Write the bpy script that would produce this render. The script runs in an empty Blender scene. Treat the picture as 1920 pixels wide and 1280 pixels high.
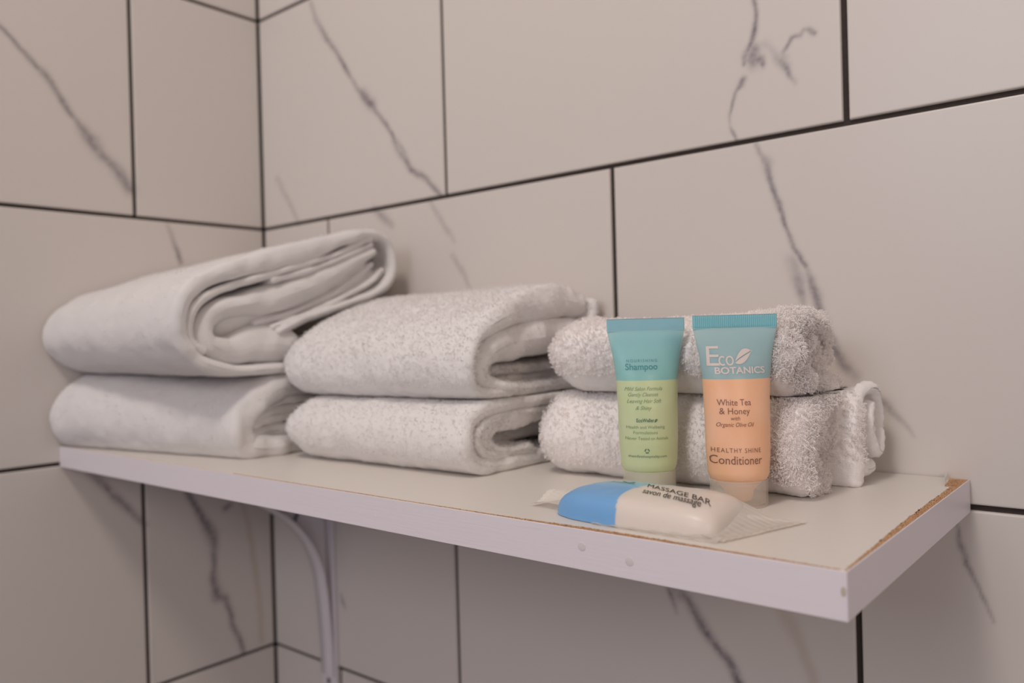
import bpy, math, random
import numpy as np
from mathutils import Matrix, Vector

SC = bpy.context.scene
COL = SC.collection
rng = np.random.RandomState(7)

# ------------------------------------------------------------------ camera
CAM = np.array([0.81714, -0.54060, 0.10841])
ROT = Matrix(((0.76925885, 0.01705012, 0.63870973),
              (0.63836814, 0.02167360, -0.76942601),
              (-0.02696195, 0.99961970, 0.00578836)))
cd = bpy.data.cameras.new('camera')
cd.sensor_width = 36.0
cd.lens = 1519.0 / 1920.0 * 36.0
cd.clip_start = 0.01
cd.dof.use_dof = True
cd.dof.focus_distance = 0.43
cd.dof.aperture_fstop = 5.8
cam = bpy.data.objects.new('camera', cd)
COL.objects.link(cam)
cam.matrix_world = Matrix.Translation(CAM.tolist()) @ ROT.to_4x4()
SC.camera = cam

# ------------------------------------------------------------------ light and exposure
world = bpy.data.worlds.new('world')
SC.world = world
world.use_nodes = True
wb = world.node_tree.nodes['Background']
wb.inputs[0].default_value = (0.88, 0.84, 0.96, 1)
wb.inputs[1].default_value = 0.25

def area(name, loc, target, size, power, col, shape='DISK'):
    l = bpy.data.lights.new(name, 'AREA')
    l.shape = shape
    l.size = size
    l.energy = power
    l.color = col
    o = bpy.data.objects.new(name, l)
    COL.objects.link(o)
    o.location = loc
    d = Vector(target) - Vector(loc)
    o.rotation_euler = d.to_track_quat('-Z', 'Y').to_euler()
    return o

area('ceiling_lamp_light', (0.62, -0.92, 1.18), (0.40, -0.1, 0.0), 0.24, 6.2, (1.0, 0.90, 0.81))
area('window_daylight', (0.55, -2.40, 1.00), (0.3, 0.0, 0.0), 0.9, 10.0, (0.90, 0.90, 1.0), 'SQUARE')
area('warm_room_lamp', (1.95, -1.25, 0.55), (0.0, -0.1, 0.1), 0.6, 5.6, (1.0, 0.80, 0.63))  # unseen fill added to warm the faces turned to the right

SC.view_settings.view_transform = 'Standard'
SC.view_settings.look = 'None'
SC.view_settings.gamma = 1.0
SC.view_settings.use_curve_mapping = False
SC.view_settings.exposure = 0.03
SC.cycles.diffuse_bounces = 10
SC.cycles.max_bounces = 14

# ------------------------------------------------------------------ helpers
ZT, ZB, SL, SD = 0.0169, -0.0024, 0.7181, 0.2280     # shelf top, bottom, length, depth

def tag(o, label=None, cat=None, group=None, kind=None):
    if label: o['label'] = label
    if cat: o['category'] = cat
    if group: o['group'] = group
    if kind: o['kind'] = kind
    return o

def empty(name, loc=(0, 0, 0)):
    o = bpy.data.objects.new(name, None)
    o.empty_display_size = 0.01
    o.location = loc
    COL.objects.link(o)
    return o

def link(name, me, mat, parent=None, smooth=True):
    o = bpy.data.objects.new(name, me)
    COL.objects.link(o)
    if mat is not None:
        for m in (mat if isinstance(mat, (list, tuple)) else [mat]):
            me.materials.append(m)
    if smooth:
        me.polygons.foreach_set('use_smooth', np.ones(len(me.polygons), dtype=bool))
    if parent is not None:
        o.parent = parent
        o.matrix_parent_inverse = Matrix.Translation(-Vector(parent.location))
    return o

def mesh_from(name, V, F, attrs=None, mi=None):
    """V (n,3) float array, F list of index arrays (all quads (m,4) or tris (m,3))"""
    me = bpy.data.meshes.new(name)
    V = np.asarray(V, dtype=np.float32)
    Fs = [np.asarray(f, dtype=np.int32) for f in F if len(f)]
    me.vertices.add(len(V))
    me.vertices.foreach_set('co', V.ravel())
    nl = sum(f.size for f in Fs)
    me.loops.add(nl)
    me.loops.foreach_set('vertex_index', np.concatenate([f.ravel() for f in Fs]))
    tot = np.concatenate([np.full(len(f), f.shape[1], dtype=np.int32) for f in Fs])
    st = np.concatenate([[0], np.cumsum(tot)[:-1]]).astype(np.int32)
    me.polygons.add(len(tot))
    me.polygons.foreach_set('loop_start', st)
    me.polygons.foreach_set('loop_total', tot)
    if mi is not None:
        me.polygons.foreach_set('material_index', np.asarray(mi, dtype=np.int32))
    me.update(calc_edges=True)
    me.validate()
    for k, a in (attrs or {}).items():
        at = me.attributes.new(k, 'FLOAT', 'POINT')
        at.data.foreach_set('value', np.asarray(a, dtype=np.float32))
    return me

def grid_faces(n, m, closed_n=False, off=0):
    """faces of an n x m vertex grid (index i*m+j)"""
    i = np.arange(n if closed_n else n - 1)[:, None]
    j = np.arange(m - 1)[None, :]
    i2 = (i + 1) % n
    return (np.stack([i * m + j, i2 * m + j, i2 * m + j + 1, i * m + j + 1], -1).reshape(-1, 4) + off)

def hash3(i, j, k):
    n = (i * 73856093) ^ (j * 19349663) ^ (k * 83492791)
    n = (n ^ (n >> 13)) * 1274126177
    n = n & 0x7fffffff
    return (n % 65521) / 65520.0 * 2 - 1

def vnoise(P, scale, seed=0):
    Q = np.asarray(P, dtype=np.float64) / scale + 1000.0 + seed * 17.3
    I = np.floor(Q).astype(np.int64)
    f = Q - I
    f = f * f * (3 - 2 * f)
    r = 0
    for a in (0, 1):
        for b in (0, 1):
            for c in (0, 1):
                w = (f[..., 0] if a else 1 - f[..., 0]) * (f[..., 1] if b else 1 - f[..., 1]) * (f[..., 2] if c else 1 - f[..., 2])
                r = r + w * hash3(I[..., 0] + a, I[..., 1] + b, I[..., 2] + c)
    return r

def catmull(P, step):
    P = np.asarray(P, dtype=float)
    P = np.vstack([2 * P[0] - P[1], P, 2 * P[-1] - P[-2]])
    out = []
    for i in range(1, len(P) - 2):
        L = np.linalg.norm(P[i + 1] - P[i])
        n = max(2, int(L / step * 2))
        t = np.linspace(0, 1, n, endpoint=False)[:, None]
        a, b, c, d = P[i - 1], P[i], P[i + 1], P[i + 2]
        out.append(0.5 * ((2 * b) + (-a + c) * t + (2 * a - 5 * b + 4 * c - d) * t**2 + (-a + 3 * b - 3 * c + d) * t**3))
    out.append(P[-2][None])
    Q = np.vstack(out)
    s = np.concatenate([[0], np.cumsum(np.linalg.norm(np.diff(Q, axis=0), axis=1))])
    n = max(4, int(s[-1] / step))
    u = np.linspace(0, s[-1], n)
    return np.stack([np.interp(u, s, Q[:, k]) for k in range(Q.shape[1])], 1)

# ------------------------------------------------------------------ materials
def srgb(r, g, b):
    f = lambda c: (c / 255 / 12.92) if c / 255 <= 0.04045 else ((c / 255 + 0.055) / 1.055) ** 2.4
    return (f(r), f(g), f(b), 1.0)

class NT:
    def __init__(s, name):
        s.m = bpy.data.materials.new(name)
        s.m.use_nodes = True
        s.t = s.m.node_tree
        s.b = s.t.nodes['Principled BSDF']
        s.out = s.t.nodes['Material Output']
    def n(s, typ, **kw):
        x = s.t.nodes.new(typ)
        for k, v in kw.items():
            if k.startswith('i_'):
                x.inputs[k[2:].replace('_', ' ')].default_value = v
            else:
                setattr(x, k, v)
        return x
    def l(s, a, b): s.t.links.new(a, b)
    def set(s, **kw):
        for k, v in kw.items(): s.b.inputs[k.replace('_', ' ')].default_value = v
        return s
    def noise(s, scale, detail=3.0, rough=0.5):
        tc = s.n('ShaderNodeTexCoord')
        nz = s.n('ShaderNodeTexNoise')
        nz.inputs['Scale'].default_value = scale
        nz.inputs['Detail'].default_value = detail
        nz.inputs['Roughness'].default_value = rough
        s.l(tc.outputs['Object'], nz.inputs['Vector'])
        return nz.outputs['Fac']
    def mix(s, fac, a, b):
        m = s.n('ShaderNodeMix', data_type='RGBA')
        if hasattr(fac, 'links') or not isinstance(fac, (int, float)): s.l(fac, m.inputs[0])
        else: m.inputs[0].default_value = fac
        for v, i in ((a, 6), (b, 7)):
            if isinstance(v, tuple): m.inputs[i].default_value = v
            else: s.l(v, m.inputs[i])
        return m.outputs[2]
    def math(s, op, a, b=0.0):
        m = s.n('ShaderNodeMath', operation=op)
        for v, i in ((a, 0), (b, 1)):
            if isinstance(v, (int, float)): m.inputs[i].default_value = v
            else: s.l(v, m.inputs[i])
        return m.outputs[0]
    def ramp(s, fac, a, b):
        m = s.n('ShaderNodeMapRange')
        m.inputs[1].default_value = a; m.inputs[2].default_value = b
        s.l(fac, m.inputs[0])
        return m.outputs[0]
    def attr(s, name):
        return s.n('ShaderNodeAttribute', attribute_name=name).outputs['Fac']
    def bump(s, h, strength, dist):
        b = s.n('ShaderNodeBump')
        b.inputs['Strength'].default_value = strength
        b.inputs['Distance'].default_value = dist
        s.l(h, b.inputs['Height'])
        s.l(b.outputs[0], s.b.inputs['Normal'])

def mat_tile():
    t = NT('marble_tile').set(Roughness=0.34, Specular_IOR_Level=0.45)
    base = t.mix(t.noise(2.5, 2), (0.60, 0.555, 0.52, 1), (0.63, 0.59, 0.56, 1))
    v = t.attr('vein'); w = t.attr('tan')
    br = t.ramp(t.noise(160, 4, 0.65), 0.30, 0.62)
    fac = t.math('MULTIPLY', v, t.math('ADD', t.math('MULTIPLY', br, 0.45), 0.55))
    c = t.mix(fac, base, (0.17, 0.145, 0.165, 1))
    c = t.mix(t.math('MULTIPLY', w, 0.45), c, (0.42, 0.32, 0.24, 1))  # reflected streaks on the glossy tiles, painted into the base colour as tan
    t.l(c, t.b.inputs['Base Color'])
    t.bump(t.noise(9, 1), 0.25, 0.002)
    return t.m

def mat_grout():
    t = NT('dark_grout').set(Roughness=0.85)
    c = t.mix(t.noise(300, 3), (0.018, 0.012, 0.010, 1), (0.045, 0.032, 0.026, 1))
    t.l(c, t.b.inputs['Base Color'])
    t.bump(t.noise(900, 2), 0.4, 0.0005)
    return t.m

def mat_plain(name, col, rough=0.5, var=0.04, scale=40, **kw):
    t = NT(name).set(Roughness=rough, **kw)
    a = tuple(max(0, x * (1 - var)) for x in col[:3]) + (1,)
    b = tuple(min(1, x * (1 + var)) for x in col[:3]) + (1,)
    t.l(t.mix(t.noise(scale, 3), a, b), t.b.inputs['Base Color'])
    return t.m

def mat_towel(name, col, fine=1400.0):
    t = NT(name).set(Roughness=0.95, Specular_IOR_Level=0.15, Sheen_Weight=0.35, Sheen_Roughness=0.6)
    c = t.mix(t.noise(260, 3), tuple(x * 0.96 for x in col) + (1,), tuple(col) + (1,))
    t.l(c, t.b.inputs['Base Color'])
    t.bump(t.noise(fine, 3, 0.6), 0.5, 0.0008)
    return t.m

M_TILE = mat_tile()
M_GROUT = mat_grout()
M_TOWEL_FALLOFF = mat_towel('white_terry', (0.73, 0.71, 0.705))  # darker base colour stands in for light falling off toward the corner
M_TOWEL_C = mat_towel('white_terry_middle', (0.80, 0.78, 0.77))
M_TOWEL_B = mat_towel('cream_terry', (0.86, 0.83, 0.815))

def mat_pile(name, k):
    t = NT(name)
    d = t.n('ShaderNodeBsdfDiffuse'); d.inputs['Color'].default_value = (0.88 * k, 0.865 * k, 0.86 * k, 1)
    r = t.n('ShaderNodeBsdfTranslucent'); r.inputs['Color'].default_value = (0.88 * k, 0.86 * k, 0.85 * k, 1)
    m = t.n('ShaderNodeMixShader'); m.inputs[0].default_value = 0.5
    t.l(d.outputs[0], m.inputs[1]); t.l(r.outputs[0], m.inputs[2]); t.l(m.outputs[0], t.out.inputs['Surface'])
    return t.m
M_PILE = mat_pile('terry_pile', 1.0)
M_PILE_B = mat_pile('long_terry_pile', 1.09)
# ------------------------------------------------------------------ tiled walls
VB= [[[0.1,0.473,0.0054,0.45],[0.1076,0.4543,0.006,0.5],[0.1247,0.4288,0.0053,0.8],[0.1401,0.4121,0.0047,0.7],[0.1524,0.3942,0.0041,1],[0.162,0.3783,0.004,0.6],[0.1709,0.3676,0.004,0.5],[0.1821,0.357,0.0079,0.9],[0.1939,0.3449,0.0079,1],[0.2008,0.3361,0.0039,0.7],[0.2129,0.3221,0.0044,0.8],[0.2234,0.3097,0.0038,0.9],[0.2297,0.294,0.0055,0.5],[0.2406,0.2819,0.0049,0.8],[0.2476,0.2715,0.0043,0.9],[0.2634,0.2631,0.0043,0.8],[0.2861,0.2429,0.0047,0.8]],[[0.2263,0.3061,0.0033,0.5],[0.2394,0.2898,0.0043,0.5],[0.2443,0.2813,0.0032,0.5]],[[0.0294,0.2945,0.0063,0.3],[0.0466,0.2711,0.0056,0.35],[0.067,0.2391,0.0049,0.3]],[[0.2725,0.2386,0.0042,0.3],[0.2832,0.2228,0.0042,0.35],[0.2938,0.2093,0.0041,0.4],[0.3029,0.1976,0.0041,0.2]],[[0.1919,0.2404,0.0056,0.5],[0.2044,0.232,0.0078,0.6],[0.2189,0.2214,0.0055,0.4]],[[0.2997,0.1851,0.0041,0.3],[0.3087,0.1736,0.0041,0.4],[0.3199,0.1535,0.0041,0.3]],[[0.5937,0.3427,0.0023,0.9],[0.5937,0.3281,0.0027,0.9],[0.5931,0.3173,0.0031,1],[0.5905,0.3069,0.0031,1],[0.5869,0.3012,0.0039,0.7],[0.5839,0.293,0.0023,0.9]],[[0.5923,0.3021,0.0062,0.8],[0.5913,0.295,0.0085,0.85],[0.5963,0.2938,0.0054,0.9],[0.5988,0.2903,0.0034,1]],[[0.5833,0.2835,0.0035,0.9],[0.582,0.2801,0.0035,0.9],[0.5784,0.2757,0.0024,0.8],[0.5762,0.2675,0.002,0.9],[0.574,0.2616,0.002,0.7],[0.5738,0.2541,0.0016,0.3],[0.5752,0.2479,0.002,0.9],[0.5767,0.2424,0.002,0.7]],[[0.6325,0.3026,0.0026,0.9],[0.6301,0.3054,0.003,0.8],[0.627,0.3069,0.0022,0.6],[0.6233,0.3036,0.0026,0.7],[0.6187,0.3034,0.0026,0.7],[0.6149,0.2972,0.0023,0.8],[0.6115,0.2937,0.003,0.4],[0.6129,0.2898,0.0045,0.4]],[[0.5992,0.304,0.0046,0.25],[0.6057,0.2977,0.0038,0.3],[0.61,0.2901,0.0045,0.5],[0.6146,0.284,0.0034,1],[0.6173,0.2781,0.0026,0.6],[0.6204,0.2727,0.0022,0.3]],[[0.591,0.2377,0.0023,0.5],[0.5957,0.2288,0.0031,0.6],[0.6001,0.2226,0.0054,0.6],[0.6013,0.2133,0.0031,1],[0.6055,0.2,0.0027,0.9],[0.6102,0.1825,0.003,1],[0.6128,0.1721,0.003,0.8],[0.6155,0.1629,0.003,0.8],[0.6204,0.1564,0.003,1],[0.6238,0.1497,0.003,0.9]],[[0.6139,0.1558,0.0075,0.3],[0.6172,0.1448,0.0075,0.5],[0.6205,0.1339,0.006,0.7],[0.6225,0.1267,0.0045,0.5]],[[0.6231,0.1498,0.003,0.4],[0.6271,0.1406,0.0045,0.7],[0.6313,0.128,0.0044,0.9],[0.6345,0.1173,0.0037,0.9],[0.6383,0.1032,0.0044,0.9],[0.6431,0.091,0.0058,0.9],[0.6496,0.0823,0.0058,0.7],[0.6545,0.0772,0.005,0.5]],[[0.6655,0.0648,0.0035,0.5],[0.6702,0.0606,0.0042,0.6],[0.6779,0.0525,0.0028,0.5],[0.6839,0.0461,0.0024,0.4],[0.6886,0.0405,0.0017,0.2]],[[0.514,-0.0791,0.0034,0.5],[0.5173,-0.0886,0.0042,0.8],[0.521,-0.1019,0.0029,0.3]],[[0.5223,-0.0857,0.0109,0.5],[0.531,-0.0888,0.0058,0.8],[0.5372,-0.0987,0.0066,0.9],[0.5454,-0.1107,0.0065,1],[0.5535,-0.1206,0.0057,0.9],[0.5615,-0.1264,0.0056,1],[0.5665,-0.1348,0.0056,1],[0.5719,-0.1449,0.0056,1]],[[0.7092,-0.0102,0.002,0.5],[0.7124,-0.0209,0.0023,0.7],[0.7158,-0.0348,0.0027,0.9],[0.7198,-0.0436,0.002,0.6],[0.7238,-0.0523,0.0016,0.6],[0.7281,-0.0656,0.0016,0.4]],[[0.0556,-0.1045,0.0062,0.3],[0.0744,-0.1197,0.0062,0.35],[0.0878,-0.1381,0.0055,0.35]],[[0.1225,-0.1608,0.0042,0.4],[0.1258,-0.1676,0.0053,0.7],[0.13,-0.1736,0.0041,0.4]]]
VB_REFL= [[[0.6016,-0.0823,0.0077,0.8],[0.6069,-0.0904,0.0084,0.9],[0.6121,-0.1001,0.0068,0.9],[0.6166,-0.11,0.006,0.9],[0.6206,-0.1216,0.0053,0.9],[0.6232,-0.1317,0.0052,0.9]]]
VL= [[[-0.2753,0.4076,0.0045,0.6],[-0.2649,0.3985,0.0035,0.7],[-0.2543,0.3883,0.0041,0.8],[-0.2405,0.3741,0.0047,0.7],[-0.2288,0.3634,0.0053,0.7],[-0.219,0.349,0.0048,0.8],[-0.2112,0.337,0.0054,1],[-0.2051,0.3289,0.0043,0.6],[-0.198,0.32,0.0076,0.7],[-0.1899,0.31,0.0098,0.8],[-0.1811,0.2973,0.0088,0.7],[-0.171,0.2904,0.0078,0.7],[-0.1634,0.2824,0.009,0.8],[-0.1531,0.2677,0.0091,0.8]],[[-0.1161,0.2371,0.0035,0.3],[-0.1113,0.2224,0.0035,0.5],[-0.1053,0.2088,0.0041,0.9],[-0.1016,0.1966,0.0042,0.8]],[[-0.1992,-0.0118,0.0065,0.6],[-0.1831,-0.0325,0.0066,0.8],[-0.1654,-0.0541,0.0067,0.8],[-0.1486,-0.0735,0.0057,0.5]],[[-0.1031,-0.0467,0.0053,1],[-0.0928,-0.0656,0.006,1],[-0.083,-0.0835,0.0085,1],[-0.0753,-0.0966,0.011,0.9],[-0.0732,-0.1116,0.0085,0.7],[-0.0751,-0.1316,0.0055,0.8],[-0.0745,-0.1521,0.0085,0.9],[-0.0711,-0.1663,0.0098,0.9],[-0.0611,-0.1713,0.0062,0.8],[-0.0564,-0.1891,0.0056,0.9],[-0.0506,-0.2116,0.0056,0.8],[-0.0444,-0.2254,0.0056,1],[-0.0415,-0.2365,0.005,0.9]],[[-0.0579,-0.0719,0.0056,0.9],[-0.0539,-0.0702,0.005,0.8]]]
VL_REFL= [[[-0.0374,-0.0684,0.0057,0.8],[-0.0309,-0.0967,0.0057,0.9],[-0.0258,-0.131,0.0057,0.9],[-0.0221,-0.1623,0.0057,0.9],[-0.0191,-0.1996,0.0058,0.9],[-0.0181,-0.2305,0.0051,0.8]]]  # curve of the brace's reflection on the left wall, drawn like a vein


def vein_reflection_field(P, lines):
    """P (n,2) -> strength; lines = [[(a,z,width,strength),...],...]"""
    out = np.zeros(len(P))
    wob = np.stack([vnoise(np.c_[P, P[:, :1] * 0], 0.012, 3), vnoise(np.c_[P, P[:, :1] * 0], 0.012, 5)], 1) * 0.0011
    wob += np.stack([vnoise(np.c_[P, P[:, :1] * 0], 0.004, 8), vnoise(np.c_[P, P[:, :1] * 0], 0.004, 9)], 1) * 0.0006
    Q = P + wob
    for ln in lines:
        for a, b in zip(ln[:-1], ln[1:]):
            A = np.array(a[:2]); B = np.array(b[:2]); d = B - A
            lo = np.minimum(A, B) - 0.02; hi = np.maximum(A, B) + 0.02
            k = np.where(np.all((Q > lo) & (Q < hi), 1))[0]
            if not len(k): continue
            t = np.clip(((Q[k] - A) @ d) / max(d @ d, 1e-12), 0, 1)
            w = (a[2] + (b[2] - a[2]) * t) * 0.62
            s = a[3] + (b[3] - a[3]) * t
            r = np.linalg.norm(Q[k] - (A + t[:, None] * d), axis=1)
            v = s * np.exp(-(r / w) ** 2 * 0.9)
            out[k] = np.maximum(out[k], v)
    return np.clip(out, 0, 1)

TH_T, GAP_H, GAP_V, GRD = 0.24, 0.0034, 0.0040, 0.0016

def tiled_wall(name, axis, joints, veins, reflections, lo, hi, zlo, zhi, fine_box, grout_drop=0.0024):
    """axis 'x' : plane y=0 running along x ; axis 'y' : plane x=0 running along y. joints[parity] = list of joint coordinates"""
    Vs, Fs, ve, tn, mi = [], [], [], [], []
    off = 0
    def add(A, Z, Dp, F, v, w, m):
        nonlocal off
        X = np.stack([A, -Dp, Z], 1) if axis == 'x' else np.stack([Dp, A, Z], 1)
        Vs.append(X); Fs.append(F + off); ve.append(v); tn.append(w); mi.append(np.full(len(F), m)); off += len(A)
    # grout bed behind the tile faces, sunk a little
    A = np.array([lo - (0.004 if axis == 'x' else 0), hi + (0.004 if axis == 'y' else 0)] * 2)[[0, 1, 3, 2]]; Z = np.array([zlo, zlo, zhi, zhi])
    add(A, Z, np.full(4, -grout_drop), np.array([[0, 1, 2, 3]]), np.zeros(4), np.zeros(4), 1)
    k0 = int(math.floor(zlo / TH_T)); k1 = int(math.ceil(zhi / TH_T))
    for k in range(k0, k1):
        za, zb = max(k * TH_T + GAP_H / 2, zlo), min((k + 1) * TH_T - GAP_H / 2, zhi)
        if zb - za < 0.005: continue
        js = sorted([lo] + [j for j in joints[k % 2] if lo < j < hi] + [hi])
        for a, b in zip(js[:-1], js[1:]):
            aa = a + (GAP_V / 2 if a != lo else 0.0019); bb = b - (GAP_V / 2 if b != hi else 0.0019)
            if bb - aa < 0.004: continue
            fx0, fx1, fz0, fz1 = fine_box
            fine = bb > fx0 and aa < fx1 and zb > fz0 and za < fz1
            st = 0.0013 if fine else 0.03
            e = [0.0, 0.0003, 0.0008]
            def ax(p, q):
                n = max(2, int((q - p - 0.0016) / st))
                return np.concatenate([p + np.array(e), np.linspace(p + 0.0016, q - 0.0016, n), q - np.array(e[::-1])])
            xs, zs = ax(aa, bb), ax(za, zb)
            G1, G2 = np.meshgrid(xs, zs, indexing='ij')
            dd = np.minimum(np.minimum(G1 - aa, bb - G1), np.minimum(G2 - za, zb - G2))
            dep = -0.0008 * np.clip(1 - dd / 0.0009, 0, 1) ** 2 - 0.0018 * (dd < 1e-6)
            P = np.stack([G1.ravel(), G2.ravel()], 1)
            v = vein_reflection_field(P, veins) if fine else np.zeros(len(P))
            w = vein_reflection_field(P, reflections) if fine else np.zeros(len(P))
            F = grid_faces(len(xs), len(zs))
            if axis == 'y': F = F
            else: F = F
            add(P[:, 0], P[:, 1], dep.ravel(), F, v, w, 0)
    me = mesh_from(name, np.vstack(Vs), Fs, {'vein': np.concatenate(ve), 'tan': np.concatenate(tn)}, np.concatenate(mi))
    # orient every face to the room side
    want = Vector((0, -1, 0)) if axis == 'x' else Vector((1, 0, 0))
    nrm = np.empty(len(me.polygons) * 3, dtype=np.float32)
    me.polygons.foreach_get('normal', nrm)
    if (nrm.reshape(-1, 3) @ np.array(want)).mean() < 0:
        me.flip_normals()
    o = link(name, me, [M_TILE, M_GROUT], smooth=True)
    return tag(o, kind='structure')

W = 0.358
JB = {1: [0.2925 + W * k for k in range(-1, 6)], 0: [0.1175 + W * k - 0.001 * (k == 1) for k in range(0, 6)]}
JB[1] = [0.2935, 0.6521, 1.010, 1.368, 1.726]
JB[0] = [0.1177, 0.4742, 0.8322, 1.190, 1.548]
tiled_wall('wall_back', 'x', JB, VB, VB_REFL, 0.0, 1.9, -1.08, 1.32, (0.0, 1.0, -0.30, 0.50))
JL = {1: [-0.1490 - W * k for k in range(0, 6)], 0: [-0.030 - 0.179 * 0 - W * k for k in range(0, 6)]}
JL[0] = [-0.328, -0.686, -1.044, -1.402, -1.760]
tiled_wall('wall_left', 'y', JL, VL, VL_REFL, -2.2, 0.0, -1.08, 1.32, (-0.6, 0.0, -0.32, 0.50))

def slab(name, x0, x1, y0, y1, z0, z1, mat):
    V = [(x, y, z) for x in (x0, x1) for y in (y0, y1) for z in (z0, z1)]
    F = [[0, 1, 3, 2], [4, 6, 7, 5], [0, 4, 5, 1], [2, 3, 7, 6], [0, 2, 6, 4], [1, 5, 7, 3]]
    return tag(link(name, mesh_from(name, V, [F]), mat, smooth=False), kind='structure')

slab('floor', -0.02, 1.9, -2.2, 0.02, -1.12, -1.08, mat_plain('floor_tile', (0.42, 0.38, 0.36), 0.5))
slab('ceiling', -0.02, 1.9, -2.2, 0.02, 1.32, 1.36, mat_plain('ceiling_paint', (0.8, 0.78, 0.75), 0.8))
# ------------------------------------------------------------------ shelf board
def mat_particle():
    t = NT('particle_board').set(Roughness=0.9)
    v = t.n('ShaderNodeTexVoronoi')
    v.inputs['Scale'].default_value = 1400.0
    tc = t.n('ShaderNodeTexCoord'); t.l(tc.outputs['Object'], v.inputs['Vector'])
    r = t.n('ShaderNodeValToRGB')
    cr = r.color_ramp
    cr.elements[0].color = (0.22, 0.10, 0.05, 1); cr.elements[1].color = (0.70, 0.47, 0.28, 1)
    e = cr.elements.new(0.4); e.color = (0.50, 0.28, 0.15, 1)
    sp = t.n('ShaderNodeSeparateColor'); t.l(v.outputs['Color'], sp.inputs[0]); t.l(sp.outputs[0], r.inputs[0])
    c = t.mix(t.ramp(t.noise(120, 2), 0.35, 0.65), r.outputs[0], (0.50, 0.30, 0.16, 1))
    t.l(c, t.b.inputs['Base Color'])
    return t.m
M_PART = mat_particle()

def mat_laminate(name, col, grain):
    t = NT(name).set(Roughness=0.42)
    tc = t.n('ShaderNodeTexCoord'); mp = t.n('ShaderNodeMapping'); mp.inputs['Scale'].default_value = (40, 700, 700)
    t.l(tc.outputs['Object'], mp.inputs[0])
    nz = t.n('ShaderNodeTexNoise'); nz.inputs['Scale'].default_value = 1.0; nz.inputs['Detail'].default_value = 3
    t.l(mp.outputs[0], nz.inputs['Vector'])
    c = t.mix(nz.outputs[0], tuple(x * (1 - grain) for x in col) + (1,), tuple(col) + (1,))
    t.l(c, t.b.inputs['Base Color'])
    t.bump(nz.outputs[0], 0.25, 0.0003)
    return t.m
M_LAMT = mat_laminate('white_top_laminate', (0.72, 0.68, 0.635), 0.06)
M_LAMF = mat_laminate('white_edge_band', (0.74, 0.695, 0.735), 0.02)

shelf = empty('shelf_board', (0, 0, ZB))
tag(shelf, 'long white laminated shelf with chipped brown edges fixed in the tiled corner', 'shelf')

def box_mesh(x0, x1, y0, y1, z0, z1, bev=0.0):
    import bmesh
    bm = bmesh.new()
    bmesh.ops.create_cube(bm, size=1)
    for v in bm.verts:
        v.co = Vector(((x0 + x1) / 2 + v.co.x * (x1 - x0), (y0 + y1) / 2 + v.co.y * (y1 - y0), (z0 + z1) / 2 + v.co.z * (z1 - z0)))
    if bev > 0:
        bmesh.ops.bevel(bm, geom=bm.edges[:], offset=bev, segments=3, affect='EDGES', profile=0.5)
    me = bpy.data.meshes.new('m'); bm.to_mesh(me); bm.free()
    return me

X0, X1, YF, YB = 0.0004, SL, -SD, -0.0012
# particle board core with a slightly rough top (exposed along the worn edges)
link('board_core', box_mesh(X0, X1 - 0.0007, YF + 0.0007, YB, ZB + 0.0004, ZT - 0.0003, 0.0), M_PART, shelf, smooth=False)
link('underside_laminate', box_mesh(X0, X1 - 0.0008, YF + 0.0008, YB, ZB, ZB + 0.0004, 0.0), M_LAMF, shelf, smooth=False)
link('front_edge_band', box_mesh(X0, X1, YF, YF + 0.0007, ZB, ZT - 0.00005, 0.0003), M_LAMF, shelf, smooth=False)
link('side_edge_band', box_mesh(X1 - 0.0007, X1, YF + 0.0007, YB, ZB, ZT - 0.00005, 0.0003), M_LAMF, shelf, smooth=False)
# crumbs of particle board along the worn right and front edges
def crumbs():
    V, F = [], []
    off = 0
    n = 6400
    for i in range(n):
        if i < 2600:
            y = YF + 0.006 + rng.rand() ** 0.8 * (YB - YF - 0.01)
            k = (y - YF) / SD
            x = X1 - 0.0009 - rng.rand() * (0.0006 + 0.0028 * math.sin(min(k * 2.6, 1.5)) ** 1.3 + (0.005 if k > 0.87 else 0))
        else:
            x = X1 - 0.002 - rng.rand() * 0.42; y = YF + 0.0009 + rng.rand() * (0.0009 + 0.0030 * math.exp(-((x - 0.615) / 0.055) ** 2))
        r = 0.00014 + rng.rand() * 0.00028
        c = np.array([x, y, ZT - 0.00025 + rng.rand() * 0.0002])
        d = rng.randn(3); d /= np.linalg.norm(d); d[2] *= 0.4
        e = np.cross(d, [0, 0, 1]); e /= np.linalg.norm(e) + 1e-9
        g = np.array([0, 0, 1.0])
        pts = [c + d * r * 2.2, c - d * r * 2.2, c + e * r, c - e * r, c + g * r * 0.8, c - g * r * 0.8]
        V += pts
        for a, b in ((0, 2), (2, 1), (1, 3), (3, 0)):
            F.append([off + a, off + b, off + 4]); F.append([off + b, off + a, off + 5])
        off += 6
    return mesh_from('crumbs', V, [np.array(F)])
tag(link('wood_crumbs', crumbs(), M_PART, shelf, smooth=False), kind='stuff', label='rough brown particle board grains along the worn edge')

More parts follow.
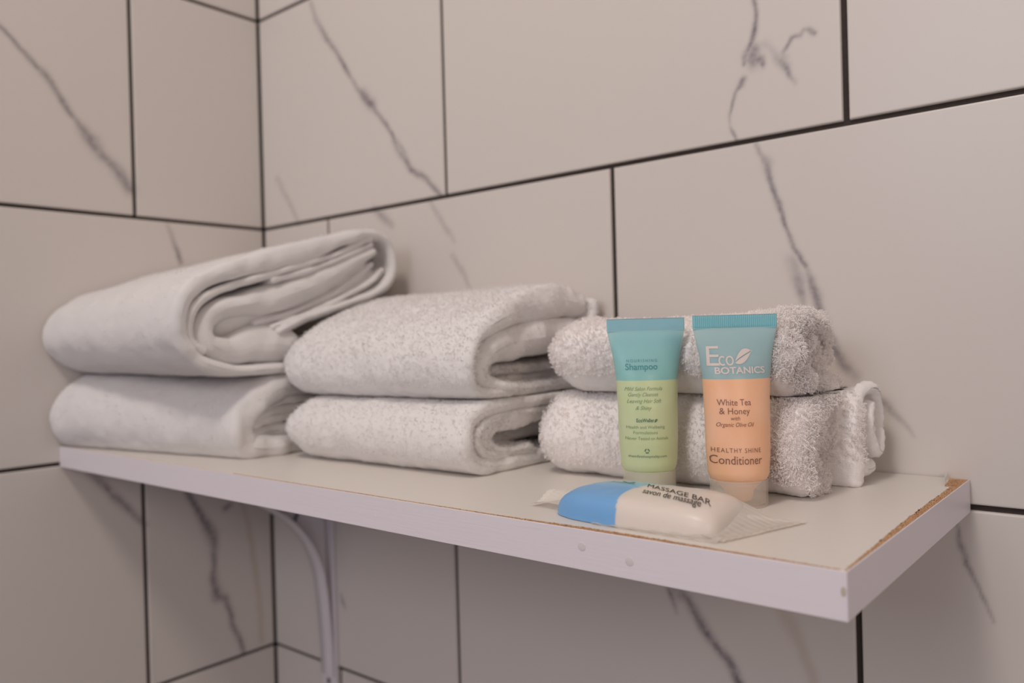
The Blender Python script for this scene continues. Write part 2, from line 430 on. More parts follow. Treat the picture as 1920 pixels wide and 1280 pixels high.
# top laminate sheet with an irregular chipped outline
def laminate_outline():
    pts = []
    # front edge, left to right
    xs = np.linspace(X0, X1 - 0.0012, 700)
    g = vnoise(np.c_[xs, xs * 0, xs * 0], 0.0025, 2) * 0.00045 + vnoise(np.c_[xs, xs * 0, xs * 0], 0.03, 4) * 0.0005
    wear = 0.0009 + 0.0004 * np.clip(xs / 0.4, 0, 1) + 0.0030 * np.exp(-((xs - 0.615) / 0.055) ** 2)
    wear = np.where(xs > 0.70, wear * (X1 - xs) / 0.02 + 0.0001, wear)
    for x, w, n in zip(xs, wear, g): pts.append((x, YF + 0.0007 + max(0.0001, w + n)))
    ys = np.linspace(YF + 0.0018, -0.034, 420)
    g = vnoise(np.c_[ys, ys * 0, ys * 0], 0.0016, 6) * 0.00045 + vnoise(np.c_[ys, ys * 0, ys * 0], 0.008, 7) * 0.0005
    for y, n in zip(ys, g):
        k = (y - YF) / SD
        w = 0.0007 + 0.0030 * math.sin(min(k * 2.6, 1.5)) ** 1.3
        pts.append((X1 - 0.0007 - max(0.0002, w + n * min(1, k * 5)), y))
    pts += [(X1 - 0.0046, -0.0325), (X1 - 0.0055, -0.0318), (X1 - 0.0074, -0.0314), (X1 - 0.0080, -0.0240), (X1 - 0.0090, -0.0150), (X1 - 0.0098, -0.0080), (X1 - 0.0110, YB)]
    pts.append((X0, YB))
    return pts
def laminate():
    import bmesh
    bm = bmesh.new()
    vs = [bm.verts.new((x, y, ZT)) for x, y in laminate_outline()]
    f = bm.faces.new(vs)
    bmesh.ops.triangulate(bm, faces=[f])
    r = bmesh.ops.extrude_face_region(bm, geom=bm.faces[:])
    for v in [g for g in r['geom'] if isinstance(g, bmesh.types.BMVert)]:
        v.co.z -= 0.0004
    bmesh.ops.recalc_face_normals(bm, faces=bm.faces)
    me = bpy.data.meshes.new('lam'); bm.to_mesh(me); bm.free()
    return me
link('top_laminate', laminate(), M_LAMT, shelf, smooth=False)
# flake of laminate standing up at the back corner
def flake():
    n, m = 10, 16
    V = []
    for side in (0, 1):
        for i in range(n):
            for j in range(m):
                a = i / (n - 1); b = j / (m - 1)
                y = -0.0308 + b * 0.0290
                h = a * (0.0008 + 0.0030 * b)
                x = X1 - 0.0080 - 0.0033 * b - 0.0012 * a * b + side * 0.0004 + 0.0004 * math.sin(b * 9)
                V.append((x, y, ZT - 0.0003 + h))
    F = np.vstack([grid_faces(n, m), grid_faces(n, m, off=n * m)])
    rim = []
    for j in range(m - 1): rim.append([(n - 1) * m + j, (n - 1) * m + j + 1, n * m + (n - 1) * m + j + 1, n * m + (n - 1) * m + j])
    for i in range(n - 1): rim.append([i * m, (i + 1) * m, n * m + (i + 1) * m, n * m + i * m])
    return mesh_from('flake', V, [np.vstack([F, rim])])
link('lifted_flake', flake(), M_LAMT, shelf)
# two tiny water drops on the front edge
def blob(c, r, sq=(1, 1, 1), n=14):
    import bmesh
    bm = bmesh.new(); bmesh.ops.create_uvsphere(bm, u_segments=n * 2, v_segments=n, radius=1)
    for v in bm.verts: v.co = Vector((c[0] + v.co.x * r * sq[0], c[1] + v.co.y * r * sq[1], c[2] + v.co.z * r * sq[2]))
    me = bpy.data.meshes.new('b'); bm.to_mesh(me); bm.free()
    return me

M_DROP = mat_plain('clear_glue_spot', (0.66, 0.61, 0.62), 0.25)
for p in ((0.5970, 0.0088), (0.6230, 0.0058)):
    link('glue_spot', blob((p[0], YF - 0.00002, p[1]), 0.0022, (1, 0.10, 1)), M_DROP, shelf)
link('edge_stain', blob((X1 - 0.0014, YF - 0.00002, 0.0090), 0.0012, (0.9, 0.08, 1.6)), mat_plain('tan_stain', (0.50, 0.43, 0.36), 0.6), shelf)

# ------------------------------------------------------------------ shelf bracket under the board
M_BRK = mat_plain('white_painted_metal', (0.66, 0.63, 0.66), 0.5)
br = empty('shelf_bracket', (0.1045, 0, ZB))
tag(br, 'white metal bracket fixed to the back wall under the shelf near the corner', 'bracket')
bx0, bx1 = 0.0925, 0.1165
link('wall_plate', box_mesh(bx0, bx1, -0.0042, -0.0002, -0.310, ZB - 0.0002, 0.0008), M_BRK, br, smooth=False)
link('shelf_arm', box_mesh(bx0, bx1, -0.185, -0.0042, ZB - 0.0044, ZB - 0.0002, 0.0008), M_BRK, br, smooth=False)
def strap():
    C = catmull([(-0.178, ZB - 0.0062), (-0.150, -0.0165), (-0.120, -0.0290), (-0.095, -0.0430), (-0.0754, -0.0560), (-0.0508, -0.0745), (-0.0290, -0.1005),
                 (-0.0160, -0.1290), (-0.0110, -0.1560), (-0.0085, -0.1850), (-0.0065, -0.2150), (-0.0056, -0.2480)], 0.003)
    T = np.gradient(C, axis=0); T /= np.linalg.norm(T, axis=1)[:, None]
    N = np.stack([-T[:, 1], T[:, 0]], 1)
    prof = [(-0.0098, -0.0012), (-0.0098, 0.0012), (-0.0040, 0.0014), (-0.0025, 0.0036), (0.0025, 0.0036), (0.0040, 0.0014), (0.0098, 0.0012), (0.0098, -0.0012)]
    V = np.array([[(0.1045 + dx, C[i, 0] + N[i, 0] * dn, C[i, 1] + N[i, 1] * dn) for i in range(len(C))] for dx, dn in prof])
    F = grid_faces(len(prof), len(C), True)
    return mesh_from('s', V.reshape(-1, 3), [F])
link('curved_brace', strap(), M_BRK, br, smooth=False)
def web():
    C = catmull([(-0.170, -0.0085), (-0.150, -0.0160), (-0.120, -0.0285), (-0.095, -0.0425), (-0.0754, -0.0550), (-0.0508, -0.0735), (-0.0290, -0.0995),
                 (-0.0155, -0.1280), (-0.0105, -0.1560), (-0.0080, -0.1850), (-0.0060, -0.2150)], 0.004)
    V, n = [], len(C)
    for dx in (-0.0009, 0.0009):
        for y, z in C: V.append((0.1045 + dx, y, z))
        for i, (y, z) in enumerate(C):
            t = i / (n - 1)
            V.append((0.1045 + dx, min(-0.0042, y * (1 - t) - 0.0042 * t) if t > 0.5 else y * (1 - 2 * t) - 0.0042 * 2 * t, ZB - 0.0044 if t <= 0.5 else (ZB - 0.0044) * (2 - 2 * t) + z * (2 * t - 1)))
    F = np.array([[i, i + 1, n + i + 1, n + i] for i in range(n - 1)])
    rim = np.array([[i, i + 1, 2 * n + i + 1, 2 * n + i] for i in range(n - 1)])
    return mesh_from('w', V, [F[:, ::-1], F + 2 * n, rim])
link('bracket_web', web(), M_BRK, br, smooth=False)
M_SCR = mat_plain('dull_screw_metal', (0.22, 0.21, 0.22), 0.45, Metallic=0.6)
for z in (-0.2555,):
    link('screw', blob((0.1035, -0.0044, z), 0.0034, (1, 0.35, 1)), M_SCR, br)
# ------------------------------------------------------------------ folded towels
def ribbon(path, th, x0, x1, st=0.0016, nx=None, capL=True, wavy=0.0, seed=0, rend=None):
    """closed thick strip: path = [(y,z)..] centre line, extruded along x with rounded rims. Returns V (n,3), F, N-ish offsets."""
    C = catmull(path, st)
    T = np.gradient(C, axis=0); T /= np.linalg.norm(T, axis=1)[:, None] + 1e-12
    Nn = np.stack([-T[:, 1], T[:, 0]], 1)
    if not isinstance(th, (int, float)): r = np.interp(np.linspace(0, 1, len(C)), np.linspace(0, 1, len(th)), th) / 2.0
    else: r = np.full(len(C), th / 2.0)
    k = 7
    ang = np.linspace(0, math.pi, k + 2)[1:-1]
    endc = [C[-1] + r[-1] * (math.cos(a) * Nn[-1] + math.sin(a) * T[-1]) for a in ang]
    stc = [C[0] - r[0] * (math.cos(a) * Nn[0] + math.sin(a) * T[0]) for a in ang]
    ring = np.vstack([C + Nn * r[:, None], endc, (C - Nn * r[:, None])[::-1], stc])
    base = np.vstack([C, np.repeat(C[-1:], k, 0), C[::-1], np.repeat(C[:1], k, 0)])
    rr = r.mean() if rend is None else rend
    s = 6
    xs = []
    th1 = np.linspace(0, math.pi / 2, s + 1)
    xs = [(x0 + rr * (1 - math.sin(a)), math.cos(a)) for a in th1[::-1]]      # rim shrinks to the centre line
    n = nx or max(3, int((x1 - x0 - 2 * rr) / st))
    xs += [(x, 1.0) for x in np.linspace(x0 + rr, x1 - rr, n)[1:]]
    xs += [(x1 - rr * (1 - math.sin(a)), math.cos(a)) for a in th1[1:]]
    M, K = len(ring), len(xs)
    V = np.empty((M, K, 3))
    for j, (x, q) in enumerate(xs):
        P = base + (ring - base) * q
        V[:, j, 0] = x; V[:, j, 1] = P[:, 0]; V[:, j, 2] = P[:, 1]
    if wavy:
        u = np.clip((V[..., 0] - (x1 - 0.03)) / 0.03, 0, 1)
        w = vnoise(np.stack([V[..., 1] * 0 + seed, V[..., 1], V[..., 2]], -1), 0.014, seed) * wavy
        V[..., 0] += u * w
    return V, grid_faces(M, K, True)

def grid_normals(V):
    a = np.roll(V, -1, 0) - np.roll(V, 1, 0)
    b = np.gradient(V, axis=1)
    n = np.cross(a, b)
    l = np.linalg.norm(n, axis=-1, keepdims=True)
    return n / np.maximum(l, 1e-12)

def loops_on(P, Nv, n, h, w, rad, seed):
    """little curled terry loops rooted at random points P with normals Nv"""
    g = np.random.RandomState(seed)
    k = g.randint(0, len(P), n)
    p = P[k] + g.randn(n, 3) * 0.0004
    nn = Nv[k] + g.randn(n, 3) * 0.35; nn /= np.linalg.norm(nn, axis=1)[:, None]
    t = np.cross(nn, g.randn(n, 3)); t /= np.linalg.norm(t, axis=1)[:, None] + 1e-9
    hh = (h * (0.6 + 0.8 * g.rand(n)))[:, None]; ww = (w * (0.6 + 0.8 * g.rand(n)))[:, None]
    prof = [(-0.15, 0.0), (0.10, 0.55), (0.55, 1.0), (0.95, 0.62), (0.75, 0.05)]
    lean = np.cross(nn, t)
    Vv = []
    for i, (a, b) in enumerate(prof):
        c = p + t * ww * a + nn * hh * b + lean * ww * 0.3 * math.sin(i * 1.7)
        d = nn if i in (1, 3) else t
        Vv.append(np.stack([c + lean * rad, c - lean * rad * 0.5 + d * rad * 0.8, c - lean * rad * 0.5 - d * rad * 0.8], 1))
    V = np.stack(Vv, 1)                        # n,5,3,3
    F = []
    for i in range(4):
        for j in range(3):
            F.append([i * 3 + j, i * 3 + (j + 1) % 3, (i + 1) * 3 + (j + 1) % 3, (i + 1) * 3 + j])
    F = np.array(F)[None] + (np.arange(n) * 15)[:, None, None]
    # wind each loop so its faces look outward
    F = F.reshape(-1, 4); Q = V.reshape(-1, 3)
    fn = np.cross(Q[F[:, 1]] - Q[F[:, 0]], Q[F[:, 3]] - Q[F[:, 0]])
    seg = (np.arange(len(F)) // 3) % 4; lp = np.arange(len(F)) // 12
    ax = (V.mean(2)[lp, seg] + V.mean(2)[lp, seg + 1]) / 2
    bad = np.sum(fn * (Q[F].mean(1) - ax), 1) < 0
    F[bad] = F[bad][:, ::-1]
    return Q, F

def towel(name, label, group, ribbons, warp, mat, lump=0.0008, terry=0.00045, nloops=0, loop=(0.0016, 0.0013, 0.00022),
          seed=1, zmin=ZT + 0.0001, xmin=0.0006, loopfilter=None, ymax=-0.0016, zmax=1.0, zmax_x=9.0, endloops=0, endx=0.64):
    def clamp(V):
        V[..., 2] = np.maximum(V[..., 2], zmin)
        V[..., 2] = np.where(V[..., 0] < zmax_x, np.minimum(V[..., 2], zmax), V[..., 2])
        V[..., 0] = np.maximum(V[..., 0], xmin)
        V[..., 1] = np.minimum(V[..., 1], ymax)
    """ribbons = [(path, thickness, x0, x1, wavy)], all one cloth body"""
    Vs, Fs, off = [], [], 0
    LP, LN = [], []
    for i, (path, th, x0, x1, wavy) in enumerate(ribbons):
        V, F = ribbon(path, th, x0, x1, wavy=wavy, seed=seed * 10 + i)
        V = warp(V.copy())
        N = grid_normals(V)
        # make normals point outward
        c = V.mean(1, keepdims=True)
        V0 = V
        d = vnoise(V0, 0.022, seed) * lump + vnoise(V0, 0.009, seed + 3) * lump * 0.5
        d2 = np.abs(vnoise(V0, 0.0030, seed + 5)) * terry + vnoise(V0, 0.0016, seed + 6) * terry * 0.7
        sgn = 1.0
        e = V[:, V.shape[1] // 2] - V[:, V.shape[1] // 2].mean(0)
        # orientation test using the enclosed area of the section
        yz = V[:, V.shape[1] // 2, 1:]
        area2 = np.sum(yz[:, 0] * np.roll(yz[:, 1], -1) - yz[:, 1] * np.roll(yz[:, 0], -1))
        nn = N[:, V.shape[1] // 2, 1:]
        edge = np.roll(yz, -1, 0) - np.roll(yz, 1, 0)
        outw = np.stack([edge[:, 1], -edge[:, 0]], 1) * (1 if area2 > 0 else -1)
        if np.sum(outw * nn) < 0:
            N = -N; F = F[:, ::-1]
        V = V + N * (d + d2)[..., None]
        clamp(V)
        LP.append(V.reshape(-1, 3)); LN.append(N.reshape(-1, 3))
        Vs.append(V.reshape(-1, 3)); Fs.append(F + off); off += V.shape[0] * V.shape[1]
    if nloops:
        P = np.vstack(LP); N = np.vstack(LN)
        ok = np.all(np.isfinite(N), 1) & (np.linalg.norm(N, axis=1) > 0.5)
        view = CAM - P
        view /= np.linalg.norm(view, axis=1)[:, None]
        ok &= (N[:, 2] > -0.6)
        if loopfilter is not None: ok &= loopfilter(P, N)
        P, N = P[ok], N[ok]
        lv, lf = loops_on(P, N, nloops, *loop, seed)
        if endloops:
            e = (P[:, 0] > endx) & (P[:, 1] < -0.066)
            ev, ef = loops_on(P[e], N[e], endloops, 0.0023, 0.0019, 0.00024, seed + 50)
            lf = np.vstack([lf, ef + len(lv)]); lv = np.vstack([lv, ev])
        clamp(lv)
        Vs.append(lv); Fs.append(lf + off); nl = len(lf)
    nf = sum(len(f) for f in Fs); nl = len(Fs[-1]) if nloops else 0
    me = mesh_from(name, np.vstack(Vs), [np.vstack(Fs)], None, np.r_[np.zeros(nf - nl), np.ones(nl)])
    o = link(name, me, [mat, M_PILE_B if mat is M_TOWEL_B else M_PILE])
    me.polygons.foreach_set('use_smooth', np.r_[np.ones(nf - nl, dtype=bool), np.zeros(nl, dtype=bool)])
    return tag(o, label, 'towel', group)

def left_round(V, x0, R, yc, zc, hy, hz, Ry=None):
    """rounds the far (low x) end of a folded towel"""
    u = np.clip((V[..., 0] - x0) / R, 0, 1)
    s = np.sqrt(np.clip(1 - (1 - u) ** 2, 0, 1))
    V[..., 2] = zc + (V[..., 2] - zc) * (1 - (1 - s) * 0.9)
    V[..., 1] = yc + (V[..., 1] - yc) * (1 - (1 - s) * min(1, (Ry or R) / hy))
    return V

GR = 'folded white towels stacked on the shelf'

# --- stack in the corner, lower towel
def warp_a(V):
    x = V[..., 0]
    f = np.clip((-V[..., 1]) / 0.19, 0, 1)
    V[..., 1] += -0.044 * (1 - x / 0.25) * f
    V[..., 2] += 0.006 * (1 - x / 0.25) * f * np.clip((V[..., 2] - 0.02) / 0.05, 0, 1)
    return V
Aribs = [
    ([(-0.012, 0.0725), (-0.09, 0.0735), (-0.130, 0.0735), (-0.158, 0.0705), (-0.176, 0.0590), (-0.1850, 0.0440), (-0.1825, 0.0310), (-0.168, 0.0240), (-0.10, 0.0235), (-0.012, 0.0235)],
     [0.015, 0.015, 0.018, 0.021, 0.020, 0.014, 0.0130, 0.0130], 0.002, 0.249, 0.004),
    ([(-0.015, 0.0600), (-0.09, 0.0610), (-0.145, 0.0610), (-0.160, 0.0560)], 0.0090, 0.003, 0.2400, 0.003),
    ([(-0.172, 0.0440), (-0.160, 0.0490), (-0.12, 0.0500), (-0.03, 0.0500)], [0.012, 0.015, 0.014, 0.012], 0.003, 0.2420, 0.003),
    ([(-0.172, 0.0350), (-0.140, 0.0365), (-0.03, 0.0370)], 0.0095, 0.003, 0.2410, 0.003),
    ([(-0.160, 0.0460), (-0.03, 0.0470)], 0.040, 0.003, 0.2330, 0.002),
]
towel('folded_towel', 'smooth white folded towel lying on the shelf in the corner, under another towel', GR, Aribs, warp_a, M_TOWEL_FALLOFF,
      lump=0.0013, terry=0.0003, nloops=9000, loop=(0.0010, 0.0009, 0.0002), seed=3, zmax=0.0829)

# --- stack in the corner, upper towel (thick roll rising to the wall)
def warp_b(V):
    x = V[..., 0]
    f = np.clip((-V[..., 1] - 0.02) / 0.2, 0, 1)
    V[..., 2] -= 0.010 * np.clip(1 - x / 0.25, 0, 1) * np.clip((V[..., 2] - 0.09) / 0.07, 0, 1)
    V[..., 1] += 0.003 * np.clip(1 - x / 0.25, 0, 1) * f
    return V
Bribs = [
    # outer wrap
    ([(-0.150, 0.0880), (-0.175, 0.0875), (-0.2000, 0.0890), (-0.2230, 0.0970), (-0.2355, 0.1120), (-0.2375, 0.1290), (-0.2300, 0.1470), (-0.2090, 0.1610), (-0.1630, 0.1750), (-0.110, 0.1895), (-0.080, 0.1995),
      (-0.052, 0.2055), (-0.0330, 0.2010), (-0.0250, 0.1850), (-0.0290, 0.1660), (-0.0500, 0.1510), (-0.089, 0.1390), (-0.123, 0.1295), (-0.152, 0.1180)],
     [0.0080, 0.0080, 0.0100, 0.0120, 0.0120, 0.0120, 0.0140, 0.0160, 0.018, 0.018, 0.013, 0.009, 0.0085, 0.009, 0.0085, 0.008, 0.008, 0.008, 0.006], 0.002, 0.2500, 0.002),
    # thin layers tucked below the outer wrap
    ([(-0.052, 0.2015), (-0.090, 0.1850), (-0.120, 0.1760), (-0.165, 0.1625), (-0.205, 0.1500), (-0.2225, 0.1390), (-0.2285, 0.1270), (-0.2280, 0.1130), (-0.2190, 0.1040)], 0.0060, 0.01, 0.2480, 0.0015),
    ([(-0.050, 0.1960), (-0.080, 0.1840), (-0.118, 0.1700), (-0.155, 0.1600)], 0.0055, 0.03, 0.2475, 0.0015),
    # thick inner fold, upper arm bending at the front, lower arm as a plump roll
    ([(-0.047, 0.1900), (-0.070, 0.1800), (-0.100, 0.1640), (-0.134, 0.1505), (-0.172, 0.1410), (-0.200, 0.1360), (-0.2145, 0.1235), (-0.2125, 0.1090), (-0.1940, 0.1030), (-0.172, 0.1085), (-0.142, 0.1060)],
     [0.010, 0.018, 0.022, 0.024, 0.0245, 0.021, 0.0170, 0.018, 0.0225, 0.031, 0.028], 0.005, 0.2485, 0.002),
    # loose thin layers in the opening
    ([(-0.170, 0.1255), (-0.134, 0.1335), (-0.100, 0.1465), (-0.070, 0.1620), (-0.046, 0.1790)], 0.0055, 0.02, 0.2420, 0.003),
    ([(-0.155, 0.1215), (-0.120, 0.1330), (-0.085, 0.1465), (-0.055, 0.1600), (-0.036, 0.1740)], 0.0050, 0.02, 0.2465, 0.002),
    ([(-0.165, 0.1200), (-0.100, 0.1420), (-0.045, 0.1680)], 0.0180, 0.02, 0.2380, 0.002),
    ([(-0.195, 0.1300), (-0.110, 0.1550), (-0.060, 0.1800)], 0.0340, 0.02, 0.2400, 0.002),
]
towel('folded_towel', 'large white towel folded into a thick open roll, on top of the corner stack', GR, Bribs, warp_b, M_TOWEL_FALLOFF,
      lump=0.0010, terry=0.00022, nloops=9000, loop=(0.0008, 0.0007, 0.00018), seed=5, zmin=0.0832)

# --- middle stack, lower towel
def warp_c(V):
    left_round(V, 0.266, 0.024, -0.085, 0.041, 0.085, 0.025, 0.010)
    V[..., 1] = V[..., 1] - 0.003 * (1 - (V[..., 0] - 0.27) / 0.19)
    return V
Cribs = [
    ([(-0.012, 0.0615), (-0.08, 0.0620), (-0.130, 0.0610), (-0.150, 0.0550), (-0.1580, 0.0430), (-0.1530, 0.0300), (-0.138, 0.0225), (-0.10, 0.0215), (-0.012, 0.0215)],
     [0.0090, 0.009, 0.0105, 0.0115, 0.0105, 0.009], 0.266, 0.4600, 0.003),
    ([(-0.016, 0.0545), (-0.08, 0.0550), (-0.128, 0.0540), (-0.1430, 0.0480), (-0.1470, 0.0410), (-0.1420, 0.0330), (-0.128, 0.0285), (-0.09, 0.0280)], 0.0050, 0.272, 0.4590, 0.002),
    ([(-0.016, 0.0505), (-0.09, 0.0508), (-0.1230, 0.0495), (-0.1350, 0.0430), (-0.1330, 0.0355), (-0.120, 0.0302), (-0.09, 0.0300)], [0.004, 0.004, 0.006, 0.013, 0.012, 0.006, 0.005], 0.275, 0.4580, 0.002),
    ([(-0.020, 0.0405), (-0.06, 0.0405), (-0.120, 0.0405)], 0.0200, 0.28, 0.4340, 0.002),
]
towel('folded_towel', 'white terry towel with nested folds at its open end, bottom of the middle stack', GR, Cribs, warp_c, M_TOWEL_C,
      lump=0.0010, terry=0.0006, nloops=42000, loop=(0.0011, 0.0009, 0.00016), seed=9, zmax=0.0664)

# --- middle stack, upper towel
def warp_d(V):
    left_round(V, 0.2535, 0.020, -0.085, 0.095, 0.085, 0.03, 0.008)
    t = np.clip((V[..., 0] - 0.26) / 0.2, 0, 1)
    V[..., 2] -= 0.003 * (1 - t) * np.clip((V[..., 2] - 0.07) / 0.05, 0, 1)
    return V
Dribs = [
    ([(-0.110, 0.0700), (-0.138, 0.0720), (-0.1500, 0.0800), (-0.1515, 0.0950), (-0.1390, 0.1120), (-0.110, 0.1240), (-0.075, 0.1320), (-0.045, 0.1350), (-0.022, 0.1320)],
     [0.008, 0.010, 0.0105, 0.012, 0.016, 0.022, 0.026, 0.026, 0.020], 0.2535, 0.4600, 0.003),
    ([(-0.020, 0.1120), (-0.06, 0.1085), (-0.095, 0.1055), (-0.120, 0.1015), (-0.1340, 0.0935), (-0.1350, 0.0830), (-0.125, 0.0760), (-0.105, 0.0725)],
     [0.020, 0.026, 0.027, 0.026, 0.022, 0.018, 0.013, 0.009], 0.262, 0.4590, 0.003),
    ([(-0.025, 0.0860), (-0.06, 0.0850), (-0.110, 0.0850)], 0.0070, 0.28, 0.4380, 0.003),
    ([(-0.020, 0.0720), (-0.06, 0.0715), (-0.110, 0.0712)], 0.0080, 0.27, 0.4560, 0.002),
    ([(-0.020, 0.0800), (-0.06, 0.0800), (-0.118, 0.0820)], 0.0200, 0.27, 0.4320, 0.002),
    ([(-0.010, 0.1330), (-0.012, 0.1230), (-0.014, 0.1130)], 0.0090, 0.30, 0.4640, 0.002),
]
towel('folded_towel', 'white terry towel with a sloping top, on top of the middle stack', GR, Dribs, warp_d, M_TOWEL_C,
      lump=0.0012, terry=0.0006, nloops=46000, loop=(0.0012, 0.0010, 0.00016), seed=12, zmin=0.0667)

# --- right stack, lower towel
def warp_e(V):
    left_round(V, 0.4800, 0.024, -0.064, 0.043, 0.064, 0.026)
    t = np.clip((V[..., 0] - 0.48) / 0.18, 0, 1)
    V[..., 1] += 0.007 * np.sin(t * math.pi) * np.clip(-V[..., 1] / 0.12, 0, 1)
    return V
Eribs = [
    ([(-0.010, 0.0660), (-0.05, 0.0660), (-0.085, 0.0650), (-0.106, 0.0580), (-0.1140, 0.0430), (-0.1090, 0.0290), (-0.092, 0.0225), (-0.070, 0.0225)],
     [0.010, 0.011, 0.013, 0.016, 0.017, 0.015, 0.011], 0.480, 0.6620, 0.006),
    ([(-0.070, 0.0540), (-0.086, 0.0520), (-0.0960, 0.0430), (-0.090, 0.0340), (-0.075, 0.0310)], [0.011, 0.013, 0.014, 0.013, 0.011], 0.49, 0.6560, 0.006),
    ([(-0.060, 0.0470), (-0.074, 0.0430), (-0.064, 0.0380)], 0.0100, 0.50, 0.6540, 0.005),
    # fold standing behind, hanging over the end with a hem
    ([(-0.0560, 0.0200), (-0.0560, 0.0400), (-0.0540, 0.0600), (-0.0440, 0.0710), (-0.0300, 0.0715), (-0.0200, 0.0630), (-0.0170, 0.0480)],
     [0.0120, 0.0125, 0.0130, 0.0100, 0.0070, 0.0070, 0.0060], 0.50, 0.6740, 0.003),
    ([(-0.0360, 0.0620), (-0.0400, 0.0500), (-0.0340, 0.0360), (-0.0250, 0.0350), (-0.0210, 0.0450)], [0.006, 0.0075, 0.007, 0.006, 0.0055], 0.50, 0.6760, 0.002),
    ([(-0.0300, 0.0560), (-0.0290, 0.0480)], 0.0045, 0.50, 0.6690, 0.002),
    ([(-0.0420, 0.0250), (-0.0360, 0.0245), (-0.0300, 0.0250)], 0.0085, 0.50, 0.6730, 0.001),
]
towel('folded_towel', 'fluffy white towel with curled hemmed end, bottom of the stack behind the tubes', GR, Eribs, warp_e, M_TOWEL_B,
      lump=0.0012, terry=0.0008, nloops=42000, loop=(0.0019, 0.0015, 0.00021), seed=15, endloops=6000, endx=0.645, zmax=0.0714, zmax_x=0.668,
      loopfilter=lambda P, N: ~((P[:, 0] > 0.655) & (P[:, 1] > -0.052)) & ~((P[:, 0] > 0.64) & (P[:, 2] < 0.03) & (P[:, 1] > -0.064)))

# --- right stack, upper towel
def warp_f(V):
    left_round(V, 0.4900, 0.026, -0.064, 0.096, 0.060, 0.025)
    t = np.clip((V[..., 0] - 0.49) / 0.165, 0, 1)
    V[..., 1] += 0.004 * np.sin(t * math.pi)
    V[..., 2] = 0.0717 + (V[..., 2] - 0.0717) * 0.915
    V[..., 2] -= 0.004 * np.sin(t * math.pi) * np.clip((V[..., 2] - 0.08) / 0.04, 0, 1)
    return V
Fribs = [
    ([(-0.040, 0.0770), (-0.080, 0.0770), (-0.102, 0.0800), (-0.1130, 0.0920), (-0.1110, 0.1060), (-0.098, 0.1150), (-0.075, 0.1160), (-0.052, 0.1130), (-0.0420, 0.1020), (-0.046, 0.0920)],
     [0.010, 0.011, 0.014, 0.016, 0.0165, 0.016, 0.014, 0.013, 0.012, 0.011], 0.490, 0.6560, 0.006),
    ([(-0.060, 0.0900), (-0.086, 0.0900), (-0.0930, 0.0990), (-0.082, 0.1050), (-0.062, 0.1030)], [0.010, 0.012, 0.012, 0.011, 0.010], 0.50, 0.6530, 0.006),
    ([(-0.058, 0.0970), (-0.078, 0.0975)], 0.0075, 0.50, 0.6490, 0.004),
]
towel('folded_towel', 'fluffy white towel with a shaggy rolled end, on top of the stack behind the tubes', GR, Fribs, warp_f, M_TOWEL_B,
      lump=0.0014, terry=0.0008, nloops=42000, loop=(0.0019, 0.0015, 0.00021), seed=21, endloops=7000, endx=0.642, zmin=0.0717)
# ------------------------------------------------------------------ printed lettering helper
def text_verts(body, size, shear=0.0, spacing=1.0, bold=0.0, align='LEFT'):
    """returns verts (n,2) and triangle/ngon faces of flat lettering"""
    cu = bpy.data.curves.new('t', 'FONT')
    cu.body = body; cu.size = size; cu.shear = shear; cu.space_character = spacing
    cu.align_x = align; cu.offset = bold; cu.resolution_u = 4
    ob = bpy.data.objects.new('t', cu)
    COL.objects.link(ob)
    bpy.context.view_layer.update()
    dg = bpy.context.evaluated_depsgraph_get()
    me = bpy.data.meshes.new_from_object(ob.evaluated_get(dg))
    V = np.array([v.co[:2] for v in me.vertices]).reshape(-1, 2)
    F = [list(p.vertices) for p in me.polygons]
    bpy.data.objects.remove(ob); bpy.data.meshes.remove(me); bpy.data.curves.remove(cu)
    return V, F

def sliced(v, f, step=0.0007):
    """cuts flat lettering into narrow strips so that it can follow a curved surface"""
    import bmesh
    bm = bmesh.new()
    vs = [bm.verts.new((p[0], p[1], 0)) for p in v]
    for q in f:
        try: bm.faces.new([vs[i] for i in q])
        except ValueError: pass
    for ax in (0, 1):
        lo, hi = float(v[:, ax].min()), float(v[:, ax].max())
        no = (1, 0, 0) if ax == 0 else (0, 1, 0)
        c = math.floor(lo / step) * step + step
        while c < hi:
            bmesh.ops.bisect_plane(bm, geom=bm.verts[:] + bm.edges[:] + bm.faces[:], dist=1e-7, plane_co=(c, c, 0), plane_no=no)
            c += step if ax == 0 else step * 2
    bm.verts.index_update()
    out = np.array([p.co[:2] for p in bm.verts])
    faces = [[p.index for p in q.verts] for q in bm.faces]
    bm.free()
    return out, faces

def print_mesh(items, mapper):
    """items: list of (V2, F); mapper maps (n,2)->(n,3). one printed mark mesh"""
    V, F, off = [], [], 0
    for v, f in items:
        v, f = sliced(v, f)
        V.append(mapper(v)); F += [[i + off for i in q] for q in f]; off += len(v)
    import bmesh
    P = np.vstack(V)
    me = bpy.data.meshes.new('print')
    me.from_pydata(P.tolist(), [], F)
    me.update()
    return me

def line_item(body, size, cx, y, width=None, shear=0.0, bold=0.0, spacing=1.0, slope=0.0):
    V, F = text_verts(body, size, shear, spacing, bold)
    w = V[:, 0].max() - V[:, 0].min()
    V[:, 0] -= (V[:, 0].max() + V[:, 0].min()) / 2
    if width: V[:, 0] *= width / w
    V[:, 1] += V[:, 0] * slope
    return V + np.array([cx, y]), F

